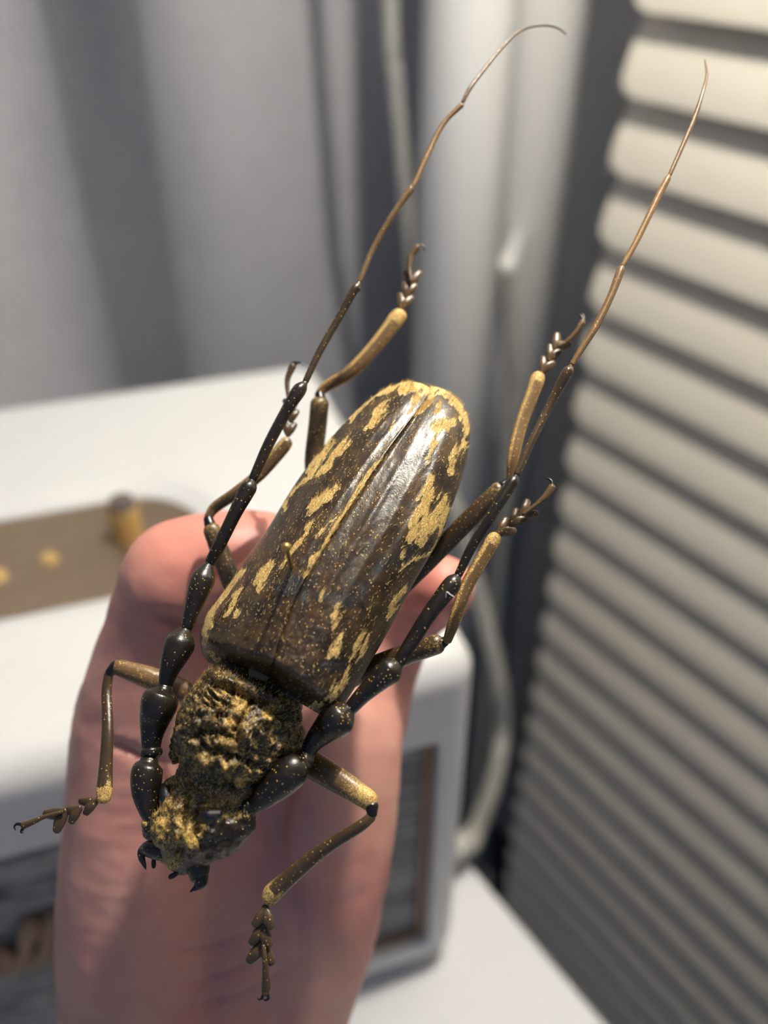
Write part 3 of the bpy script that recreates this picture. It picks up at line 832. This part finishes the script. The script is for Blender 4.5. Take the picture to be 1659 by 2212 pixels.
for (x_, y_, r_) in ((414, 1812, 26), (352, 1780, 22), (520, 1528, 26), (500, 1560, 18), (580, 1540, 20), (520, 1690, 20)):
    gold = np.maximum(gold, .95 * np.exp(-((bx - x_) ** 2 + (by - y_) ** 2) / r_ ** 2) * (0.7 + .5 * fbm(A2 * 1.5, 2, 41)))
tanb = np.clip(np.exp(-(((bx - 470) / 60) ** 2 + ((by - 1725) / 16) ** 2)) * .45, 0, 1)
body = mesh_obj('body', BV, BF, M_BODY, beetle, True, {'gold': np.clip(gold, 0, .9), 'tan': tanb, 'vel': np.zeros(len(BV))})
body['label'] = 'wrinkled gold-dusted head and thorax'

def bmesh_part(name, parts, mat, parent, gold=0., tan=0., vel=0., use_extra=None):
    v, f, e = join_geo(parts)
    at = attrs0(len(v), gold, tan, vel)
    if use_extra: at[use_extra] = e
    return mesh_obj(name, v, f, mat, parent, True, at)
# scutellum
bmesh_part('scutellum', [blimb([(566, 1440, .0062, 26), (560, 1458, .0066, 24), (556, 1474, .0064, 14)], flat=.25)], M_BODY, beetle, gold=.25, tan=.3)
# eyes
bmesh_part('eye', [blimb([(428, 1774, .0042, 8), (440, 1768, .0050, 14), (455, 1764, .0052, 14), (472, 1759, .0048, 9)], flat=.55)], M_EYE, beetle)
bmesh_part('eye', [blimb([(352, 1698, .0015, 7), (355, 1712, .0024, 12), (359, 1728, .0026, 12), (360, 1744, .0022, 7)], flat=.7)], M_EYE, beetle)
# mandibles and palps
bmesh_part('mandible', [blimb([(352, 1838, -.001, 22), (326, 1834, -.0015, 20), (309, 1838, -.002, 12), (306, 1852, -.002, 8), (311, 1866, -.0018, 5), (315, 1877, -.0016, 1.5)], flat=.8),
                        blimb([(345, 1846, -.001, 10), (325, 1846, -.0016, 8)], flat=.8)], M_LIMB, beetle, gold=.18)
bmesh_part('mandible', [blimb([(425, 1848, -.002, 24), (428, 1870, -.0025, 25), (430, 1890, -.003, 22), (432, 1906, -.003, 16), (424, 1917, -.003, 8), (411, 1926, -.0028, 1.5)], flat=.8),
                        blimb([(412, 1870, -.002, 10), (408, 1884, -.0025, 6)], flat=.8)], M_LIMB, beetle, gold=.18)
bmesh_part('palp', [blimb([(334, 1846, -.002, 3.5), (332, 1858, -.002, 4.5), (332, 1868, -.002, 5), (332, 1873, -.002, 4)])], M_LIMB, beetle)
bmesh_part('palp', [blimb([(398, 1872, -.002, 3.5), (388, 1883, -.002, 3.5), (377, 1890, -.002, 6), (369, 1894, -.002, 6)])], M_LIMB, beetle)

# --- antennae: scape as the part, each further segment a sub-part
def antenna(scape, segs, label):
    a = bmesh_part('antenna', [blimb(scape, flat=.95)], M_LIMB, beetle)
    a['label'] = label
    for pts, tan in segs:
        bmesh_part('antenna_segment', [blimb(pts, flat=1.0, seg=20 if pts[0][3] > 8 else 12)], M_LIMB, a, tan=tan)
    return a
L_SEG = [
    ([(327, 1641, .001, 12), (327, 1632, .001, 22), (327, 1622, .001, 24), (327, 1616, .001, 20)], 0),
    ([(327, 1610, .001, 21), (328, 1590, .0015, 24), (334, 1555, .002, 33), (343, 1522, .003, 40), (350, 1502, .003, 36), (355, 1488, .003, 18)], 0),
    ([(358, 1478, .003, 16), (365, 1450, .0035, 21), (378, 1415, .004, 30), (389, 1390, .004, 33), (396, 1372, .004, 24), (402, 1360, .004, 12)], 0),
    ([(404, 1354, .004, 13), (415, 1320, .0045, 18), (430, 1275, .005, 25), (440, 1248, .005, 26), (448, 1228, .005, 16), (454, 1216, .005, 8)], 0),
    ([(456, 1212, .005, 13), (475, 1175, .006, 14), (507, 1110, .007, 15), (530, 1066, .007, 18), (539, 1050, .007, 17), (545, 1037, .007, 8)], 0),
    ([(547, 1033, .007, 10), (580, 960, .0075, 12), (620, 885, .008, 13), (643, 848, .008, 15.5), (652, 836, .008, 13), (659, 827, .008, 6)], 0),
    ([(661, 822, .008, 7), (690, 760, .008, 8), (730, 690, .008, 8.5), (762, 632, .0085, 9.5), (770, 621, .0085, 10), (775, 612, .0085, 6)], .1),
    ([(777, 607, .0085, 5.5), (805, 540, .0085, 6.5), (845, 470, .009, 7), (884, 413, .009, 8), (890, 407, .009, 6)], .4),
    ([(893, 402, .009, 5), (919, 344, .009, 6), (945, 289, .009, 6), (966, 257, .009, 5.5), (996, 228, .009, 6)], .65),
    ([(1000, 220, .009, 4), (1017, 188, .009, 4.5), (1053, 141, .008, 4), (1089, 98, .007, 3.5), (1118, 71, .006, 3), (1147, 58, .005, 2.6), (1180, 55, .004, 2.3), (1205, 61, .003, 2), (1223, 74, .002, 1.4)], .35),
]
antenna([(330, 1772, -.0005, 18), (322, 1745, 0, 24), (316, 1710, .0005, 31), (316, 1680, .001, 34), (319, 1658, .001, 32), (322, 1645, .001, 20)], L_SEG, 'long antenna crossing above the thumb, ending in a curled thread')
R_SEG = [
    ([(651, 1650, .001, 18), (658, 1640, .001, 22), (662, 1632, .001, 18)], 0),
    ([(664, 1625, .001, 16), (680, 1600, .0015, 22), (705, 1575, .002, 32), (728, 1554, .003, 39), (744, 1540, .003, 32), (757, 1530, .003, 15)], 0),
    ([(760, 1527, .003, 16), (785, 1500, .0035, 19), (815, 1472, .004, 24), (840, 1450, .004, 29), (852, 1440, .004, 24), (862, 1432, .004, 12)], 0),
    ([(864, 1428, .004, 14), (890, 1385, .0045, 16), (925, 1330, .005, 17), (955, 1290, .005, 19), (972, 1268, .005, 20), (982, 1254, .005, 17), (989, 1244, .005, 8)], 0),
    ([(991, 1240, .005, 9), (1020, 1180, .006, 11), (1060, 1115, .007, 12), (1095, 1060, .007, 13.5), (1108, 1040, .007, 13.5), (1115, 1027, .007, 6)], 0),
    ([(1117, 1023, .007, 8), (1150, 950, .007, 9), (1190, 870, .007, 9.5), (1222, 810, .008, 12), (1229, 799, .008, 11), (1233, 791, .008, 5)], .15),
    ([(1236, 786, .008, 6), (1265, 740, .008, 7.5), (1290, 700, .008, 8), (1320, 638, .008, 8), (1340, 586, .008, 9), (1344, 578, .008, 6)], .55),
    ([(1346, 573, .008, 5.5), (1370, 530, .008, 6.5), (1395, 480, .008, 7), (1425, 418, .008, 7), (1441, 388, .008, 7), (1444, 381, .008, 5)], .85),
    ([(1447, 377, .008, 4.5), (1477, 309, .008, 5), (1501, 252, .008, 5), (1517, 203, .008, 4), (1527, 163, .007, 3), (1523, 130, .006, 1.8)], .55),
]
antenna([(544, 1748, .001, 15), (556, 1735, .001, 22), (580, 1712, .0015, 30), (610, 1684, .002, 37), (635, 1660, .002, 37), (648, 1650, .0015, 24)], R_SEG, 'long antenna crossing in front of the slats')
# ring at the base of the scapes
bmesh_part('antenna_socket', [blimb([(531, 1748, .0008, 17), (540, 1740, .0008, 19), (546, 1736, .0008, 15)])], M_LIMB, body, gold=.2)
bmesh_part('antenna_socket', [blimb([(326, 1790, -.0006, 18), (330, 1778, -.0006, 19)])], M_LIMB, body, gold=.1)

# --- legs: femur as the part, tibia, tarsus and claws as sub-parts
def lobes(c, d, r, h, tw=1.0):
    """heart shaped tarsal joint: two flat lobes pointing along d from c"""
    d = np.array(d, float); d /= np.linalg.norm(d); n = np.array([-d[1], d[0]])
    out = []
    for s in (-1, 1):
        a = np.array(c) - d * r * .9; b = np.array(c) + n * s * r * .35 * tw; e_ = np.array(c) + d * r * .75 + n * s * r * .78 * tw
        out.append(blimb([(a[0], a[1], h, r * .45), (b[0], b[1], h, r * .62), (e_[0], e_[1], h - .0002, r * .46)], n=4, seg=14, flat=.5))
    return out
def leg(label, femur, knee, tibia, tars, third, claw_seg, claws, gF=(.05, .1, .15, .4), gT=.6, tT=.2, tF=.12):
    o = bmesh_part('leg', [blimb(femur, flat=.85, extra=gF)], M_LIMB, beetle, tan=tF, use_extra='gold')
    o['label'] = label
    bmesh_part('knee_joint', [blimb(knee, n=3)], M_CLAW, o)
    v, f, e = join_geo([blimb(tibia, flat=.7, extra=gT)])
    at = attrs0(len(v)); wk = 2 * math.pi * (np.arange(len(v)) % 32) / 32
    groove = smoothstep(.08, .55, np.abs(wk - math.pi / 2 - .12)) * (.6 + .4 * np.cos(3 * wk))
    at['gold'] = np.where(e < .9, e * (.28 + .52 * groove), e * .85); at['tan'] += tT * (.8 + .6 * groove)
    mesh_obj('tibia', v, f, M_LIMB, o, True, at)
    P = []
    for (c, d, r, h) in tars: P += lobes(c, d, r, h)
    P += lobes(third[0], third[1], third[2], third[3], 1.25)
    P.append(blimb(claw_seg, seg=12))
    bmesh_part('tarsus', P, M_LIMB, o, gold=.1, tan=.28 if tT > .4 else .16)
    for c in claws:
        bmesh_part('claw', [blimb(c, n=4, seg=8)], M_CLAW, o)
leg('foreleg bent down over the thumb side of the palm',
    [(430, 1510, -.004, 20), (380, 1486, -.004, 24), (320, 1463, -.003, 24), (258, 1442, -.002, 18)],
    [(250, 1440, -.002, 14), (238, 1452, -.002, 11)],
    [(234, 1458, -.002, 10), (230, 1500, -.002, 11.5), (232, 1580, -.001, 13), (228, 1660, -.001, 15), (225, 1705, -.001, 18), (224, 1722, -.001, 16)],
    [((192, 1738), (-30, 14), 17, -.001), ((158, 1756), (-30, 20), 17, -.001)], ((124, 1766), (-30, 22), 21, -.001),
    [(134, 1754, -.0002, 4), (100, 1763, 0, 4.5), (70, 1775, 0, 7), (52, 1783, 0, 8)],
    [[(46, 1781, 0, 4), (37, 1780, 0, 3.2), (31, 1785, 0, 2.2), (33, 1793, 0, 1)], [(50, 1789, 0, 4), (46, 1797, 0, 3), (50, 1799, 0, 1)]],
    gT=[.1, .15, .22, .35, 1.0, 1.0], tT=.12, gF=(.15, .28, .36, .3), tF=.45)
leg('foreleg bent down across the palm, near the wrist',
    [(620, 1610, -.004, 30), (665, 1645, -.003, 30), (735, 1688, -.002, 27), (796, 1728, -.002, 22)],
    [(803, 1742, -.002, 15), (804, 1758, -.002, 11)],
    [(801, 1766, -.002, 11), (776, 1786, -.002, 13), (700, 1834, -.003, 15), (625, 1896, -.004, 18), (592, 1926, -.0045, 21), (583, 1938, -.0047, 19)],
    [((570, 1982), (-4, 30), 21, -.005), ((565, 2020), (-4, 30), 22, -.006)], ((564, 2058), (-2, 30), 23, -.007),
    [(569, 2044, -.0058, 5), (572, 2070, -.006, 5.5), (574, 2105, -.007, 8), (575, 2135, -.008, 10.5), (573, 2145, -.008, 8)],
    [[(569, 2148, -.008, 4), (565, 2157, -.008, 3.2), (559, 2159, -.008, 2), (556, 2156, -.008, 1)], [(578, 2147, -.008, 4), (580, 2156, -.008, 3.4), (574, 2161, -.008, 2.4), (568, 2158, -.008, 1)]],
    gT=[.12, .15, .18, .3, .95, 1.0], tT=.14, gF=(.1, .15, .28, .7), tF=.35)
leg('middle leg folded up past the little finger',
    [(740, 1470, -.006, 24), (800, 1444, -.006, 24), (870, 1416, -.005, 23), (942, 1392, -.004, 22)],
    [(952, 1390, -.004, 14), (960, 1386, -.004, 11)],
    [(967, 1382, -.003, 10), (984, 1334, -.002, 14), (1008, 1267, -.002, 15), (1036, 1217, -.002, 15), (1062, 1172, -.002, 16), (1068, 1163, -.002, 15)],
    [((1090, 1143), (28, -20), 18, -.002), ((1116, 1121), (22, -22), 17, -.002)], ((1138, 1104), (20, -14), 17, -.002),
    [(1132, 1110, -.001, 4), (1155, 1093, -.001, 5), (1178, 1073, -.001, 7.5), (1192, 1053, -.001, 8.5)],
    [[(1193, 1048, -.001, 4), (1191, 1039, -.001, 3.2), (1184, 1034, -.001, 2.2), (1176, 1034, -.001, 1)]],
    gT=[.5, .75, .7, .75, .9, 1.0], tT=.45)
leg('hind leg reaching back beside the antenna that crosses the slats',
    [(860, 1275, -.008, 20), (930, 1207, -.008, 20), (1010, 1125, -.006, 20), (1076, 1058, -.005, 17)],
    [(1086, 1050, -.005, 13), (1098, 1042, -.005, 10)],
    [(1103, 1032, -.005, 9), (1109, 985, -.004, 13), (1126, 915, -.004, 14), (1150, 850, -.004, 15), (1161, 820, -.004, 16), (1163, 814, -.004, 14)],
    [((1179, 789), (14, -26), 15, -.004), ((1194, 763), (14, -26), 15, -.004)], ((1208, 742), (16, -20), 16, -.004),
    [(1208, 748, -.003, 4), (1226, 736, -.003, 5), (1245, 717, -.003, 6), (1258, 696, -.003, 7)],
    [[(1259, 692, -.003, 3.5), (1256, 683, -.003, 2.6), (1249, 678, -.003, 1)], [(1262, 692, -.003, 3), (1261, 682, -.003, 2), (1258, 677, -.003, 1)]],
    gT=[.6, .8, .75, .8, .95, 1.0], tT=.55)
leg('middle leg folded up over the bent thumb',
    [(520, 1300, -.006, 22), (500, 1255, -.006, 22), (478, 1198, -.005, 21), (458, 1146, -.004, 19)],
    [(454, 1134, -.004, 13), (450, 1122, -.004, 11)],
    [(450, 1117, -.004, 9), (465, 1096, -.004, 12), (508, 1066, -.003, 13), (561, 1024, -.003, 14), (608, 970, -.003, 15), (618, 957, -.003, 14)],
    [((624, 926), (4, -28), 14, -.003), ((630, 897), (4, -28), 13, -.003)], ((629, 874), (-2, -24), 13, -.003),
    [(627, 880, -.002, 4), (622, 850, -.002, 4.5), (621, 820, -.002, 6), (632, 792, -.002, 8)],
    [[(634, 790, -.002, 4), (643, 784, -.002, 3), (652, 785, -.002, 2), (656, 790, -.002, 1)], [(630, 790, -.002, 4), (634, 783, -.002, 2.5), (642, 781, -.002, 1)]],
    gT=[.4, .55, .5, .5, .7, .85], tT=.3)
leg('hind leg reaching back in front of the grey wall',
    [(680, 1040, -.008, 20), (678, 990, -.008, 20), (686, 920, -.007, 20), (690, 874, -.006, 20)],
    [(692, 862, -.006, 12), (690, 852, -.006, 10)],
    [(691, 848, -.006, 9), (706, 834, -.006, 12), (758, 802, -.005, 15), (812, 746, -.005, 16), (854, 692, -.005, 18), (862, 682, -.005, 17)],
    [((873, 652), (8, -28), 16, -.005), ((882, 625), (8, -28), 15, -.005)], ((890, 600), (2, -26), 15, -.005),
    [(888, 606, -.004, 4), (884, 580, -.004, 5), (888, 553, -.004, 7), (901, 535, -.004, 8)],
    [[(903, 533, -.004, 3.6), (910, 530, -.004, 2.8), (916, 534, -.004, 2), (917, 541, -.004, 1)]],
    gT=[.5, .7, .75, .8, .9, 1.0], tT=.5)

# ------------------------------------------------------------------ insect pin
ph = bp(618, 1182, .0195); pb = bp(633, 1236, .0085); pdir = (pb - ph) / np.linalg.norm(pb - ph)
pin = tag(mesh_obj('insect_pin', *tube_geo([ph, pb, ph + pdir * .030], [.00030, .00030, .00028], 12)[:2], M_PIN), 'thin brass insect pin with round head stuck through the wing case on the thumb side', 'pin')
v, f, e = tube_geo([ph - pdir * .0001, ph + pdir * .0001], [.00058, .00058], 20)
mesh_obj('pin_head', v, f, M_PIN, pin)

# a shred of white lint caught on the antenna in front of the slats
v, f, e = blimb([(963, 1290, .0076, 1.2), (965, 1279, .0082, 1.4), (972, 1284, .0080, 1.2), (980, 1289, .0076, 1.1)], n=5, seg=6)
tag(mesh_obj('lint_shred', v, f, M_LAMP), 'tiny white shred of lint stuck on an antenna joint', 'lint')

# ------------------------------------------------------------------ golden pile: short hairs nobody could count
def hairs(P, D, Nn, L, W):
    side = np.cross(D, Nn); side /= np.linalg.norm(side, axis=1)[:, None] + 1e-9
    V_ = np.stack([P - side * W[:, None], P + side * W[:, None], P + D * L[:, None]], 1).reshape(-1, 3)
    n_ = len(P); F_ = np.arange(n_ * 3).reshape(n_, 3)
    return V_, [tuple(q) for q in F_]
rng = np.random.default_rng(8)
pts, nrm = [], []
axis_w = bp(900, 870) - bp(520, 1560); axis_w /= np.linalg.norm(axis_w)
for P_, g_, st_ in HAIR:
    ok = np.where((g_ > .35) & (st_ < .95))[0]
    k_ = rng.choice(ok, min(len(ok), 3600), replace=False)
    pts.append(P_[k_]); nrm.append(np.tile(-C_F, (len(k_), 1)))
    k_ = rng.choice(len(P_), 1000, replace=False)
    pts.append(P_[k_]); nrm.append(np.tile(-C_F, (len(k_), 1)))
ok = np.where((gold > .2) & (pro + headm > .4))[0]
k_ = rng.choice(ok, min(len(ok), 5000), replace=False)
pts.append(BV[k_]); nrm.append(BN[k_])
rim = np.where((pro + headm > .5) & (np.abs(BN @ C_F) < .3))[0]
k_ = rng.choice(rim, min(len(rim), 900), replace=False)
pts.append(BV[k_]); nrm.append(BN[k_])
pts = np.vstack(pts); nrm = np.vstack(nrm)
n_ = len(pts)
D_h = axis_w * 0.9 + nrm * 0.38 + rng.normal(0, .28, (n_, 3)); D_h /= np.linalg.norm(D_h, axis=1)[:, None]
V_, F_ = hairs(pts, D_h, nrm + rng.normal(0, .2, (n_, 3)), rng.uniform(.00035, .0009, n_), np.full(n_, .000022))
M_HAIR = plain('golden hair', (255, 228, 150), (226, 184, 100), rough=0.4, scale=900)
tag(mesh_obj('pubescence', V_, F_, M_HAIR, beetle, False), kind='stuff')
